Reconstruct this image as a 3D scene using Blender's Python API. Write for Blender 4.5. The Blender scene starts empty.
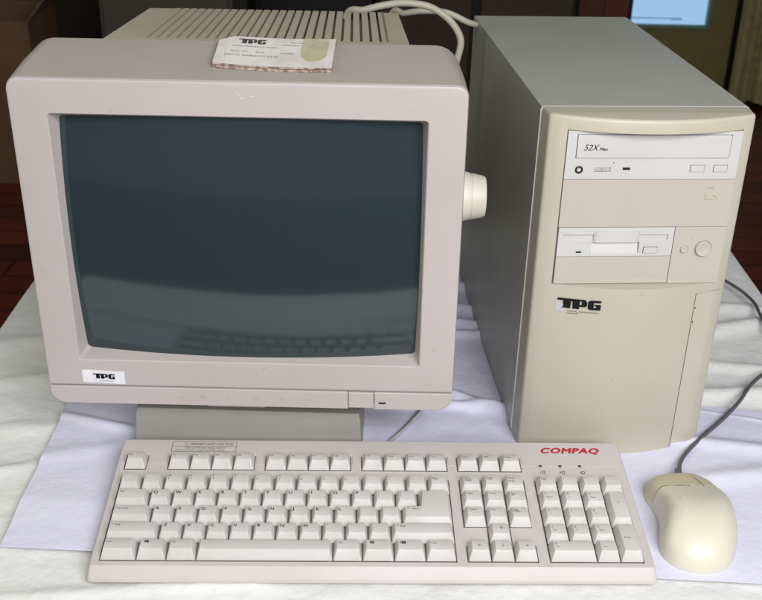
import bpy, bmesh, math, random
from mathutils import Vector, Matrix, noise
R = math.radians
random.seed(7)
S = bpy.context.scene
C = S.collection

# ------------------------------------------------------------------ helpers
def link(name, me, mats, parent=None):
    o = bpy.data.objects.new(name, me)
    C.objects.link(o)
    for m in (mats if isinstance(mats, (list, tuple)) else [mats]):
        me.materials.append(m)
    if parent is not None:
        o.parent = parent
    return o

def obj(name, bm, mats, parent=None, smooth=35, xf=None):
    if xf is not None:
        bm.transform(xf)
    bmesh.ops.recalc_face_normals(bm, faces=bm.faces[:])
    me = bpy.data.meshes.new(name)
    if smooth:
        lim = R(smooth)
        for f in bm.faces:
            f.smooth = True
        for e in bm.edges:
            if len(e.link_faces) == 2:
                e.smooth = e.calc_face_angle(0) < lim
            else:
                e.smooth = False
    bm.to_mesh(me)
    bm.free()
    o = link(name, me, mats, parent)
    if smooth and smooth < 60 and len(me.polygons) < 4000:
        wn = o.modifiers.new('normals', 'WEIGHTED_NORMAL')
        wn.keep_sharp = True
    return o

def thing(name, label, cat, loc=(0, 0, 0), rotz=0, group=None):
    o = bpy.data.objects.new(name, None)
    o.empty_display_size = .03
    C.objects.link(o)
    o.location = loc
    o.rotation_euler = (0, 0, rotz)
    o['label'] = label
    o['category'] = cat
    if group:
        o['group'] = group
    return o

def tag(o, label, cat, kind=None):
    o['label'] = label
    o['category'] = cat
    if kind:
        o['kind'] = kind
    return o

def struct(name, bm, m, smooth=0):
    o = obj(name, bm, m, None, smooth)
    o['kind'] = 'structure'
    return o

def box(bm, x0, x1, y0, y1, z0, z1, bev=0, seg=2, mat=0):
    b = bmesh.new()
    bmesh.ops.create_cube(b, size=1)
    for v in b.verts:
        v.co = Vector(((x0 + x1) / 2 + v.co.x * (x1 - x0), (y0 + y1) / 2 + v.co.y * (y1 - y0), (z0 + z1) / 2 + v.co.z * (z1 - z0)))
    if bev:
        bmesh.ops.bevel(b, geom=b.edges[:], offset=bev, segments=seg, profile=.5, affect='EDGES')
    add(bm, b, mat)
    return bm

def add(bm, b, mat=None):
    mp = {}
    for v in b.verts:
        mp[v] = bm.verts.new(v.co)
    for f in b.faces:
        try:
            nf = bm.faces.new([mp[v] for v in f.verts])
            nf.material_index = f.material_index if mat is None else mat
        except ValueError:
            pass
    b.free()
    return bm

def loft(bm, loops, cap0=True, cap1=True, mat=0):
    vs = [[bm.verts.new(p) for p in lp] for lp in loops]
    n = len(vs[0])
    for a, b in zip(vs, vs[1:]):
        for i in range(n):
            j = (i + 1) % n
            try:
                f = bm.faces.new((a[i], a[j], b[j], b[i]))
                f.material_index = mat
            except ValueError:
                pass
    if cap0:
        bm.faces.new(list(reversed(vs[0]))).material_index = mat
    if cap1:
        bm.faces.new(vs[-1]).material_index = mat
    return bm

def rrect(x0, x1, y0, y1, r, n=5):
    """rounded rectangle; r a number or (bl, br, tr, tl)"""
    if not isinstance(r, (list, tuple)):
        r = (r,) * 4
    out = []
    for k, (cx, cy, sx, sy, a0) in enumerate(((x0, y0, 1, 1, 180), (x1, y0, -1, 1, 270), (x1, y1, -1, -1, 0), (x0, y1, 1, -1, 90))):
        q = max(r[k], 1e-5)
        for i in range(n + 1):
            a = R(a0 + 90 * i / n)
            out.append((cx + sx * q + math.cos(a) * q, cy + sy * q + math.sin(a) * q))
    return out

def tube(bm, pts, r, n=10, mat=0, sub=8):
    P = [Vector(p) for p in pts]
    Q = []
    for i in range(len(P) - 1):
        p0, p1, p2, p3 = P[max(i - 1, 0)], P[i], P[i + 1], P[min(i + 2, len(P) - 1)]
        for k in range(sub):
            t = k / sub
            Q.append(.5 * ((2 * p1) + (p2 - p0) * t + (2 * p0 - 5 * p1 + 4 * p2 - p3) * t * t + (3 * p1 - p0 - 3 * p2 + p3) * t ** 3))
    Q.append(P[-1])
    loops = []
    for i, q in enumerate(Q):
        d = (Q[min(i + 1, len(Q) - 1)] - Q[max(i - 1, 0)]).normalized()
        up = Vector((0, 0, 1)) if abs(d.z) < .95 else Vector((1, 0, 0))
        a = d.cross(up).normalized()
        b = a.cross(d)
        loops.append([q + a * math.cos(2 * math.pi * j / n) * r + b * math.sin(2 * math.pi * j / n) * r for j in range(n)])
    return loft(bm, loops, mat=mat)

def lathe(bm, prof, axis='y', n=40, c=(0, 0, 0), mat=0):
    """prof: list of (radius, along)"""
    loops = []
    for r, t in prof:
        lp = []
        for j in range(n):
            a = 2 * math.pi * j / n
            u, v = math.cos(a) * max(r, 1e-5), math.sin(a) * max(r, 1e-5)
            p = {'y': (u, t, v), 'x': (t, u, v), 'z': (u, v, t)}[axis]
            lp.append(Vector(p) + Vector(c))
        loops.append(lp)
    return loft(bm, loops, mat=mat)

def boolean(o, cutters):
    for c in cutters:
        m = o.modifiers.new('cut', 'BOOLEAN')
        m.operation = 'DIFFERENCE'
        m.solver = 'EXACT'
        m.object = c
    dg = bpy.context.evaluated_depsgraph_get()
    dg.update()
    me = bpy.data.meshes.new_from_object(o.evaluated_get(dg))
    old = o.data
    o.modifiers.clear()
    o.data = me
    bpy.data.meshes.remove(old)
    for c in cutters:
        bpy.data.objects.remove(c)

_tc = {}
def text2d(s, h, shear=0, bold=0, wide=1.0, spacing=1.0, align='LEFT', line=1.0):
    """flat text mesh, capital height h -> (verts, faces), origin bottom-left of the first line"""
    key = (s, shear, bold, spacing, align, line)
    if key not in _tc:
        cu = bpy.data.curves.new('t', 'FONT')
        cu.body = s
        cu.size = 1
        cu.shear = shear
        cu.offset = bold
        cu.space_character = spacing
        cu.space_line = line
        cu.align_x = align
        cu.resolution_u = 3
        o = bpy.data.objects.new('t', cu)
        C.objects.link(o)
        dg = bpy.context.evaluated_depsgraph_get()
        dg.update()
        me = bpy.data.meshes.new_from_object(o.evaluated_get(dg))
        _tc[key] = ([v.co.copy() for v in me.vertices], [tuple(p.vertices) for p in me.polygons])
        bpy.data.objects.remove(o)
        bpy.data.curves.remove(cu)
        bpy.data.meshes.remove(me)
    V, F = _tc[key]
    k = h / .70
    return [Vector((v.x * k * wide, v.y * k, 0)) for v in V], F

def put_text(bm, s, h, fn, mat=1, **kw):
    bold = kw.pop('bold', 0) * h * 1.6
    V, F = text2d(s, h, **kw)
    shifts = [(0, 0)] if not bold else ([(0, 0), (bold, 0)] if bold < .00012 else [(0, 0), (bold, 0), (bold * 2, 0), (bold, bold * .7), (bold, -bold * .7)])
    lift = None
    for n_, (dx, dy) in enumerate(shifts):
        if n_ and lift is None:
            a, b_, c = fn(0, 0), fn(.001, 0), fn(0, .001)
            lift = (Vector(b_) - Vector(a)).cross(Vector(c) - Vector(a)).normalized()
            if lift.z < 0 or abs(lift.z) < .3 and lift.y > 0:
                lift = -lift
        vs = [bm.verts.new(Vector(fn(v.x + dx, v.y + dy)) + (lift * (.000015 * n_) if n_ else Vector((0, 0, 0)))) for v in V]
        for f in F:
            try:
                bm.faces.new([vs[i] for i in f]).material_index = mat
            except ValueError:
                pass

LOGO = [  # chunky three letter emblem, quads in unit height
    [(0, .76), (1.22, .76), (1.30, 1), (.06, 1)], [(.44, .0), (.90, .0), (.94, .76), (.40, .76)], [(.30, 0), (.44, 0), (.44, .10), (.36, .10)],
    [(1.06, 0), (1.50, 0), (1.50, .80), (1.02, .80)], [(1.02, .80), (1.94, .80), (1.86, 1), (1.34, 1)],
    [(1.64, .44), (2.00, .44), (2.00, .76), (1.94, .80), (1.64, .80)], [(1.50, .24), (1.90, .24), (2.00, .44), (1.50, .44)],
    [(2.06, .14), (2.44, .24), (2.44, .76), (2.06, .86)], [(2.06, .86), (2.44, .76), (2.92, .76), (2.92, 1), (2.22, 1)],
    [(2.22, 0), (2.92, 0), (2.92, .24), (2.44, .24), (2.06, .14)], [(2.62, .24), (2.92, .24), (2.92, .58), (2.62, .58)],
    [(2.50, .42), (2.62, .42), (2.62, .58), (2.50, .58)]]
def put_logo(bm, h, fn, mat=1, wide=1.0):
    for q in LOGO:
        # subdivide long quads is not needed: stickers are nearly flat
        vs = [bm.verts.new(fn(x * h * wide, y * h)) for x, y in q]
        bm.faces.new(vs).material_index = mat

# ------------------------------------------------------------------ materials
def mat(name, col, rough=.5, col2=None, nscale=12, lo=.35, hi=.7, bump=0, bscale=900, spec=.5, metal=0, coat=0, detail=3, sheen=0, spots=None):
    m = bpy.data.materials.new(name)
    m.use_nodes = True
    N, L = m.node_tree.nodes, m.node_tree.links
    b = N['Principled BSDF']
    b.inputs['Base Color'].default_value = (*col, 1)
    b.inputs['Roughness'].default_value = rough
    b.inputs['Specular IOR Level'].default_value = spec
    b.inputs['Metallic'].default_value = metal
    b.inputs['Coat Weight'].default_value = coat
    b.inputs['Coat Roughness'].default_value = .1
    b.inputs['Sheen Weight'].default_value = sheen
    tc = N.new('ShaderNodeTexCoord')
    last = None
    if col2:
        n = N.new('ShaderNodeTexNoise'); n.inputs['Scale'].default_value = nscale; n.inputs['Detail'].default_value = detail
        L.new(tc.outputs['Object'], n.inputs['Vector'])
        r = N.new('ShaderNodeMapRange'); r.inputs['From Min'].default_value = lo; r.inputs['From Max'].default_value = hi
        L.new(n.outputs['Fac'], r.inputs['Value'])
        mx = N.new('ShaderNodeMix'); mx.data_type = 'RGBA'
        mx.inputs['A'].default_value = (*col, 1); mx.inputs['B'].default_value = (*col2, 1)
        L.new(r.outputs['Result'], mx.inputs['Factor'])
        last = mx.outputs['Result']
    if spots:
        scol, sc, th = spots
        n = N.new('ShaderNodeTexNoise'); n.inputs['Scale'].default_value = sc; n.inputs['Detail'].default_value = 2
        L.new(tc.outputs['Object'], n.inputs['Vector'])
        r = N.new('ShaderNodeMapRange'); r.inputs['From Min'].default_value = th; r.inputs['From Max'].default_value = th + .05
        r.inputs['To Max'].default_value = .7
        L.new(n.outputs['Fac'], r.inputs['Value'])
        mx = N.new('ShaderNodeMix'); mx.data_type = 'RGBA'
        if last: L.new(last, mx.inputs['A'])
        else: mx.inputs['A'].default_value = (*col, 1)
        mx.inputs['B'].default_value = (*scol, 1)
        L.new(r.outputs['Result'], mx.inputs['Factor'])
        last = mx.outputs['Result']
    if last:
        L.new(last, b.inputs['Base Color'])
    if bump:
        n = N.new('ShaderNodeTexNoise'); n.inputs['Scale'].default_value = bscale; n.inputs['Detail'].default_value = 2
        L.new(tc.outputs['Object'], n.inputs['Vector'])
        bp = N.new('ShaderNodeBump'); bp.inputs['Strength'].default_value = bump; bp.inputs['Distance'].default_value = .0004
        L.new(n.outputs['Fac'], bp.inputs['Height'])
        L.new(bp.outputs['Normal'], b.inputs['Normal'])
        r2 = N.new('ShaderNodeTexNoise'); r2.inputs['Scale'].default_value = 25
        L.new(tc.outputs['Object'], r2.inputs['Vector'])
        mr = N.new('ShaderNodeMapRange'); mr.inputs['To Min'].default_value = rough - .08; mr.inputs['To Max'].default_value = rough + .1
        L.new(r2.outputs['Fac'], mr.inputs['Value'])
        L.new(mr.outputs['Result'], b.inputs['Roughness'])
    return m

M = {}
M['mon'] = mat('monitor_plastic', (.495, .452, .435), .48, (.465, .42, .395), 9, bump=.2, bscale=700, spots=((.38, .31, .25), 120, .73))
M['hood'] = mat('aged_hood_shade', (.33, .305, .265), .5, (.30, .275, .23), 8, bump=.2, bscale=700)  # aged tint, darkened to paint in the dimmer light on the hood top
M['mon_rear'] = mat('aged_monitor_plastic', (.47, .43, .32), .55, (.41, .37, .26), 7, bump=.35, bscale=700)
M['tow'] = mat('tower_plastic', (.51, .485, .395), .42, (.475, .445, .34), 7, bump=.25, bscale=700, spots=((.40, .33, .20), 60, .755))
M['tow2'] = mat('drive_blank_plastic', (.50, .47, .40), .45, (.475, .44, .36), 8, bump=.25, bscale=700)
M['drive'] = mat('drive_plastic', (.575, .57, .55), .42, (.55, .54, .515), 20, bump=.15, bscale=700)
M['metal'] = mat('painted_steel', (.43, .435, .37), .36, (.395, .40, .335), 5, bump=.3, bscale=1400)
M['rim_highlight'] = mat('edge_highlight', (.62, .62, .52), .35)  # paler than the cover: a highlight painted along its rim
M['base'] = mat('pedestal_plastic', (.33, .32, .28), .5, (.30, .29, .25), 12, bump=.25, bscale=800)
M['kb'] = mat('keyboard_case_plastic', (.55, .515, .495), .5, (.515, .48, .45), 10, bump=.3, bscale=900, spots=((.5, .42, .34), 90, .74))
M['key'] = mat('keycap_plastic', (.575, .555, .53), .42, (.54, .515, .48), 40, bump=.15, bscale=1200)
M['ink'] = mat('grey_ink', (.055, .05, .05), .6)
M['blackink'] = mat('black_ink', (.008, .008, .008), .7, spec=.2)
M['black'] = mat('black_plastic', (.015, .015, .015), .4)
M['red'] = mat('red_ink', (.46, .014, .026), .5)
M['gap'] = mat('gap_shade', (.12, .11, .09), .8)  # dark fill that paints in the shade inside gaps
M['mouse'] = mat('yellowed_mouse_plastic', (.655, .635, .515), .34, (.64, .615, .485), 9, lo=.2, hi=.8, bump=.1, bscale=600)
M['mbtn'] = mat('yellowed_button_plastic', (.59, .55, .40), .36, (.55, .505, .345), 30, bump=.12, bscale=500)
M['cord'] = mat('grey_rubber', (.10, .10, .105), .5)
M['cord2'] = mat('beige_cable', (.42, .40, .31), .5)
M['cord3'] = mat('pale_cable', (.42, .42, .42), .45)
M['sticker'] = mat('sticker_paper', (.78, .78, .80), .5, (.70, .70, .74), 60)
M['foil'] = mat('clear_badge_film', (.52, .47, .40), .3)
M['card'] = mat('cardboard_edge', (.42, .33, .27), .9, (.20, .14, .11), 260, .4, .6)
M['stain'] = mat('yellow_tape', (.46, .43, .30), .45, (.38, .35, .22), 120)
M['knob'] = mat('cream_knob_plastic', (.62, .60, .50), .45, (.56, .54, .44), 30, bump=.1)
M['led'] = mat('dark_led', (.02, .02, .02), .25)
M['dent'] = mat('scratch_grime', (.41, .35, .25), .7, (.50, .42, .30), 300)

def glass_mat():
    m = bpy.data.materials.new('crt_glass'); m.use_nodes = True
    b = m.node_tree.nodes['Principled BSDF']
    b.inputs['Base Color'].default_value = (.022, .037, .042, 1)
    b.inputs['Roughness'].default_value = .085
    b.inputs['Specular IOR Level'].default_value = .8
    return m
M['glass'] = glass_mat()

def cloth_mat(name, col, col2, rough, weave, sheen=.2, fold=0):
    m = bpy.data.materials.new(name); m.use_nodes = True
    N, L = m.node_tree.nodes, m.node_tree.links
    b = N['Principled BSDF']; b.inputs['Roughness'].default_value = rough
    b.inputs['Specular IOR Level'].default_value = .3
    b.inputs['Sheen Weight'].default_value = sheen
    tc = N.new('ShaderNodeTexCoord')
    n = N.new('ShaderNodeTexNoise'); n.inputs['Scale'].default_value = 5; n.inputs['Detail'].default_value = 5
    L.new(tc.outputs['Object'], n.inputs['Vector'])
    r = N.new('ShaderNodeMapRange'); r.inputs['From Min'].default_value = .35; r.inputs['From Max'].default_value = .65
    L.new(n.outputs['Fac'], r.inputs['Value'])
    mx = N.new('ShaderNodeMix'); mx.data_type = 'RGBA'
    mx.inputs['A'].default_value = (*col, 1); mx.inputs['B'].default_value = (*col2, 1)
    L.new(r.outputs['Result'], mx.inputs['Factor']); L.new(mx.outputs['Result'], b.inputs['Base Color'])
    w = N.new('ShaderNodeTexNoise'); w.inputs['Scale'].default_value = weave; w.inputs['Detail'].default_value = 3
    L.new(tc.outputs['Object'], w.inputs['Vector'])
    w2 = N.new('ShaderNodeTexNoise'); w2.inputs['Scale'].default_value = 75; w2.inputs['Detail'].default_value = 4
    L.new(tc.outputs['Object'], w2.inputs['Vector'])
    ad = N.new('ShaderNodeMath'); ad.operation = 'MULTIPLY_ADD'; ad.inputs[1].default_value = 4 + fold
    L.new(w2.outputs['Fac'], ad.inputs[0]); L.new(w.outputs['Fac'], ad.inputs[2])
    bp = N.new('ShaderNodeBump'); bp.inputs['Strength'].default_value = .5; bp.inputs['Distance'].default_value = .0005
    L.new(ad.outputs[0], bp.inputs['Height']); L.new(bp.outputs['Normal'], b.inputs['Normal'])
    return m
M['cloth'] = cloth_mat('tablecloth_cotton', (.80, .80, .775), (.76, .76, .72), .85, 900, fold=3)
M['sheet'] = cloth_mat('lavender_paper', (.70, .70, .86), (.74, .74, .86), .5, 500, 0)

def wood(name, a, b_, scale, rough, plank=.12, rot=0):
    m = bpy.data.materials.new(name); m.use_nodes = True
    N, L = m.node_tree.nodes, m.node_tree.links
    b = N['Principled BSDF']; b.inputs['Roughness'].default_value = rough
    tc = N.new('ShaderNodeTexCoord'); mp = N.new('ShaderNodeMapping'); mp.inputs['Scale'].default_value = scale
    mp.inputs['Rotation'].default_value = (0, 0, rot)
    L.new(tc.outputs['Object'], mp.inputs['Vector'])
    n = N.new('ShaderNodeTexNoise'); n.inputs['Scale'].default_value = 6; n.inputs['Detail'].default_value = 6
    L.new(mp.outputs['Vector'], n.inputs['Vector'])
    br = N.new('ShaderNodeTexBrick'); br.inputs['Scale'].default_value = 1
    br.inputs['Brick Width'].default_value = 1.1; br.inputs['Row Height'].default_value = plank
    br.inputs['Mortar Size'].default_value = .004
    br.inputs['Color1'].default_value = (*a, 1); br.inputs['Color2'].default_value = (*b_, 1); br.inputs['Mortar'].default_value = (.01, .006, .004, 1)
    L.new(tc.outputs['Object'], br.inputs['Vector'])
    mx = N.new('ShaderNodeMix'); mx.data_type = 'RGBA'; mx.blend_type = 'MULTIPLY'; mx.inputs['Factor'].default_value = .75
    L.new(br.outputs['Color'], mx.inputs['A']); L.new(n.outputs['Color'], mx.inputs['B'])
    L.new(mx.outputs['Result'], b.inputs['Base Color'])
    return m
M['floor'] = wood('red_brown_boards', (.34, .07, .035), (.15, .03, .02), (1, 14, 1), .28, .11)
M['darkwood'] = wood('dark_wood', (.13, .085, .045), (.10, .065, .035), (2, 2, 30), .5, 5)
M['redwood'] = wood('red_wood', (.28, .07, .025), (.24, .06, .02), (20, 2, 2), .5, 5)
M['wall'] = mat('olive_wall_paint', (.30, .26, .095), .8, (.24, .20, .07), 3)
M['cabinet'] = mat('olive_grey_paint', (.12, .115, .08), .6, (.10, .095, .065), 4)
M['curtain'] = mat('olive_curtain', (.46, .42, .20), .9, (.34, .30, .13), 30)
M['carton'] = mat('brown_cardboard', (.24, .13, .06), .85, (.18, .10, .045), 10)
M['frame'] = mat('pale_green_frame', (.22, .33, .24), .5)
def emit(name, col, s):
    m = bpy.data.materials.new(name); m.use_nodes = True
    b = m.node_tree.nodes['Principled BSDF']
    b.inputs['Base Color'].default_value = (.05, .05, .05, 1)
    b.inputs['Emission Color'].default_value = (*col, 1); b.inputs['Emission Strength'].default_value = s
    b.inputs['Roughness'].default_value = .1
    return m
M['pane'] = emit('daylit_pane', (.33, .54, .80), 1.0)

# ------------------------------------------------------------------ camera
cp, sp = math.cos(.46195), math.sin(.46195)
roll = -.02785
c_, s_ = math.cos(roll), math.sin(roll)
Rv, Uv, Fv = Vector((1, 0, 0)), Vector((0, sp, cp)), Vector((0, cp, -sp))
R2 = c_ * Rv - s_ * Uv
U2 = s_ * Rv + c_ * Uv
cam = bpy.data.cameras.new('camera')
co = bpy.data.objects.new('camera', cam)
C.objects.link(co)
mm = Matrix((R2, U2, -Fv)).transposed().to_4x4()
mm.translation = (0, 0, .57424)
co.matrix_world = mm
cam.sensor_fit = 'HORIZONTAL'
cam.sensor_width = 36
cam.lens = 36 * 1049.149 / 762
cam.clip_start = .02
cam.clip_end = 100
cam.dof.use_dof = True
cam.dof.focus_distance = .92
cam.dof.aperture_fstop = 18
S.camera = co

# ------------------------------------------------------------------ table, cloth, sheet
def fbm(x, y, s, o=4, seed=0):
    return noise.fractal(Vector((x * s + seed, y * s - seed * .7, seed * 1.3)), .9, 2.1, o)

XL, XR, YF, YB = -.435, .482, .525, 1.42
t = thing('table', 'table hidden under the white cloth', 'table', (0, .86, -.75))
bm = bmesh.new(); box(bm, XL + .006, XR - .006, YF - .86 + .006, YB - .86 - .006, .71, .735, .003); obj('table_top', bm, M['darkwood'], t)
for sx in (XL + .06, XR - .06):
    for sy in (YF + .06 - .86, YB - .06 - .86):
        bm = bmesh.new(); box(bm, sx - .025, sx + .025, sy - .025, sy + .025, 0, .71, .003); obj('leg', bm, M['darkwood'], t)

def ridge(x, y, x0, y0, x1, y1, w, a):
    dx, dy = x1 - x0, y1 - y0
    L2 = dx * dx + dy * dy
    tt = ((x - x0) * dx + (y - y0) * dy) / L2
    k = 1 if 0 <= tt <= 1 else math.exp(-((min(abs(tt), abs(tt - 1))) * math.sqrt(L2) / .03) ** 2)
    d = ((x - x0) * dy - (y - y0) * dx) / math.sqrt(L2)
    return a * k * math.exp(-(d / w) ** 2)

def cloth_z(x, y):
    z = -.0045 + .0030 * fbm(x, y * 1.6, 5, 4, 3) + .0012 * fbm(x, y, 22, 3, 8)
    # soft folds fanning out on the right behind the mouse and on the left by the monitor
    for k, (x0, y0, x1, y1, w, a) in enumerate(((.335, .915, .49, .885, .010, .007), (.33, .955, .49, .965, .013, .008), (.34, 1.03, .49, 1.01, .012, .006),
                                 (.35, 1.09, .49, 1.13, .014, .008), (.35, 1.17, .49, 1.16, .012, .006), (-.44, .93, -.33, .965, .014, .004),
                                 (-.44, 1.02, -.33, 1.04, .016, .005), (-.44, .83, -.335, .86, .012, .003), (-.44, .74, -.34, .79, .009, .004),
                                 (-.40, .62, -.1, .645, .008, .003), (.05, .60, .4, .63, .008, .003))):
        wob = .012 * fbm(x, y, 6, 2, k)
        z += ridge(x, y + wob, x0, y0, x1, y1, w, a)
    return z
bm = bmesh.new()
nx, ny = 230, 280
grid = []
for j in range(ny + 1):
    row = []
    for i in range(nx + 1):
        # arc-length parametrisation: hang over left and right edges
        s = -.72 + i / nx * 1.49
        y = YF + (YB - YF) * j / ny
        if s < XL:
            d = XL - s
            x, z = XL - .006 * math.sin(min(d / .01, 1.57)) - .012 * (1 + math.sin(y * 24 + 2 * math.sin(y * 5))) * min(d * 6, 1), -d
        elif s > XR:
            d = s - XR
            x, z = XR + .006 * math.sin(min(d / .01, 1.57)) + .012 * (1 + math.sin(y * 22 + 1)) * min(d * 6, 1), -d
        else:
            x, z = s, cloth_z(s, y)
            e = min(s - XL, XR - s)
            z -= .004 * math.exp(-e / .006)
        row.append(bm.verts.new((x, y, z)))
    grid.append(row)
for j in range(ny):
    for i in range(nx):
        bm.faces.new((grid[j][i], grid[j][i + 1], grid[j + 1][i + 1], grid[j + 1][i]))
o = obj('tablecloth', bm, M['cloth'], None, 180)
tag(o, 'rumpled white cotton cloth covering the table and falling over its sides', 'tablecloth')

def sheet_z(x, y):
    z = .0022 + .0007 * fbm(x, y, 7, 3, 5)
    z = max(z, .0012)
    gap = math.exp(-((x - .08) / .07) ** 2) * (1 if y > .84 else math.exp(-((y - .84) / .03) ** 2))
    z += ridge(x, y + .012 * fbm(x, y, 9, 2, 1), .0, .908, .15, .900, .006, .0055)
    z += ridge(x, y, .045, .955, .118, .905, .007, .006)
    z += ridge(x, y, .0, 1.055, .11, 1.065, .007, .006)
    z += ridge(x, y, .03, 1.10, .10, 1.09, .008, .007) + ridge(x, y, .03, 1.15, .10, 1.13, .008, .008) + ridge(x, y, .02, 1.21, .10, 1.19, .008, .008)
    z += gap * .002 * fbm(x, y, 18, 2, 2)
    z += ridge(x, y, -.32, .80, -.22, .83, .012, .0022) + ridge(x, y, -.30, .87, -.215, .845, .006, .004) + ridge(x, y, -.31, .74, -.24, .735, .02, .0016)
    z += ridge(x, y, .30, .86, .42, .84, .01, .004) + ridge(x, y, .315, .80, .42, .82, .012, .004)
    # sheet rides over the cloth folds
    return max(z, cloth_z(x, y) + .0009)
bm = bmesh.new(); grid = []
nx, ny = 240, 230
for j in range(ny + 1):
    row = []
    for i in range(nx + 1):
        u, v = i / nx, j / ny
        # front edge left->right, back edge
        fl, fr = Vector((-.3072, .6769)), Vector((.478, .653))
        bl, br = Vector((-.322, 1.30)), Vector((.30, 1.30))
        br = Vector((.43, .905)) if False else br
        p = fl.lerp(fr, u)
        yb_ = 1.30 if p.x < .19 else ((.93 - .12 * (p.x - .3)) if p.x > .26 else 1.30 - (p.x - .19) / .07 * .367)
        p = Vector((p.x - .015 * v, p.y + (yb_ - p.y) * v))
        x, y = p
        e = .0015 * fbm(x, y, 30, 2, 9) if (j == 0 or i == 0) else 0
        row.append(bm.verts.new((x + e * .3, y + e * .3, sheet_z(x, y))))
    grid.append(row)
for j in range(ny):
    for i in range(nx):
        bm.faces.new((grid[j][i], grid[j][i + 1], grid[j + 1][i + 1], grid[j + 1][i]))
o = obj('paper_sheet', bm, M['sheet'], None, 180)
sd = o.modifiers.new('thick', 'SOLIDIFY'); sd.thickness = .0004; sd.offset = -1
tag(o, 'large creased lavender white paper sheet spread on the cloth under the computer set', 'paper sheet')

# ------------------------------------------------------------------ monitor
mW, mH = .360, .2965
mt, mr = -.01338, .00801
def mmap(x, d, h):
    x, h = math.cos(mr) * x - math.sin(mr) * h, math.sin(mr) * x + math.cos(mr) * h
    return Vector((x, h * math.sin(mt) + d * math.cos(mt), h * math.cos(mt) - d * math.sin(mt)))
ax, ad, ah = mmap(1, 0, 0), mmap(0, 1, 0), mmap(0, 0, 1)
MT = Matrix((ax, ad, ah)).transposed().to_4x4()
MZ = .06531
MT.translation = (0, 0, MZ)      # root on the table, case lifted
mon = thing('crt_monitor', 'beige tube computer monitor with dark blank screen on a grey pedestal', 'monitor', (-.11369, .79976, 0), -.00281)
HD = .0566
def ins(x0, x1, y0, y1, r, d, k=0, n=6):
    return [(px, d, py) for px, py in rrect(x0 + k, x1 - k, y0 + k, y1 - k, r, n)]
w2 = mW / 2
SL = .0184
bm = bmesh.new()
op = (-.1495, .1490, .0455, .2680)
og = (-.1425, .1422, .0528, .2575)
loops = [ins(*og, .004, .030), ins(*op, .003, .0008), ins(*op, .0035, 0, -.0008)]
rt = (.0004, .0004, .009, .009)
loops += [ins(-w2, w2, SL, mH, (.0003, .0003, .007, .007), .0, .0028), ins(-w2, w2, SL, mH, rt, .0009, .0008), ins(-w2, w2, SL, mH, rt, .0035)]
hood = []
for (px, _, py) in ins(-w2, w2, SL, mH, (.0004, .0004, .022, .022), HD):
    f = max(0, (py - .15) / (mH - .15))
    hood.append((px * (1 - .004 / .18), HD, py + .0176 * min(f, 1) ** .8))
mid = []
for (px, _, py) in ins(-w2, w2, SL, mH, (.0004, .0004, .014, .014), HD * .5):
    f = max(0, (py - .15) / (mH - .15))
    mid.append((px * (1 - .002 / .18), HD * .5, py + .0088 * min(f, 1) ** .8))
loops += [mid, hood]
hb = [(px * .94, HD + .0025, .02 + (py - .02) * .965) for px, _, py in hood]
hb2 = [(px * .80, HD + .003, .04 + (py - .04) * .86) for px, _, py in hood]
loops += [hb, hb2]
loft(bm, loops, cap0=False, cap1=True)
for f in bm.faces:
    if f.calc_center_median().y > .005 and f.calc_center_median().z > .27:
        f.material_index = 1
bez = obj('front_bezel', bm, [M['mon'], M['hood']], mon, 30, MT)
# lower control strip, cut into two pieces around the power key
bm = bmesh.new()
def strip_piece(bm, x0, x1, rl, rr, h0=0, h1=SL - .0007):
    rr_ = (rl, rr, .0003, .0003)
    lp = [ins(x0, x1, h0, h1, rr_, 0, .0006), ins(x0, x1, h0, h1, rr_, .0006), ins(x0, x1, h0, h1, rr_, HD)]
    loft(bm, lp)
strip_piece(bm, -w2 + .0004, .0866, .014, .0003)
strip_piece(bm, .1102, w2 - .0004, .0003, .014)
st = obj('control_strip', bm, M['mon'], mon, 30, MT)
bm = bmesh.new(); box(bm, -w2 + .004, w2 - .004, .004, HD - .004, .004, SL + .004); obj('strip_backing', bm, M['gap'], mon, 0, MT)
bm = bmesh.new(); strip_piece(bm, .0871, .1097, .0003, .0003, .0012, SL - .0012); pb = obj('power_button', bm, M['mon'], mon, 30, MT)
bm = bmesh.new(); box(bm, .1142, .1205, -.0005, .003, .0062, .0079, .0002); obj('indicator_light', bm, M['led'], mon, 0, MT)
# little push symbols on the strip
for k, xx in enumerate((-.118, -.062, -.043, -.020, .004, .028, .052)):
    bm = bmesh.new()
    if k % 3 == 0:
        tube(bm, [(xx - .002, -.00005, .008), (xx, -.00005, .0105), (xx + .002, -.00005, .008)], .00022, 6)
    elif k % 3 == 1:
        box(bm, xx - .0022, xx - .0004, -.0003, .001, .0085, .0096); box(bm, xx + .0006, xx + .0024, -.0003, .001, .0085, .0096)
    else:
        box(bm, xx - .002, xx + .002, -.0003, .001, .009, .0095); box(bm, xx - .001, xx - .0004, -.0003, .001, .0075, .011)
    obj('control_mark', bm, M['dent'], mon, 0, MT)
# white emblem sticker
bm = bmesh.new()
def stk(x, y):
    return (-.1490 + x, -.0004, .0234 + y - x * .040)
loft(bm, [[(-.1488 + x, dd, .0225 + y - x * .04) for x, y in rrect(0, .0375, 0, .0128, .001, 3)] for dd in (.0004, -.00025)])
put_logo(bm, .0052, lambda x, y: stk(x + .0095, y + .0036), wide=1.28)
put_text(bm, 'COMPUTERS', .0010, lambda x, y: stk(x + .0155, y + .0011), wide=1.5)
obj('emblem_sticker', bm, [M['sticker'], M['blackink']], mon, 0, MT)
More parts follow.
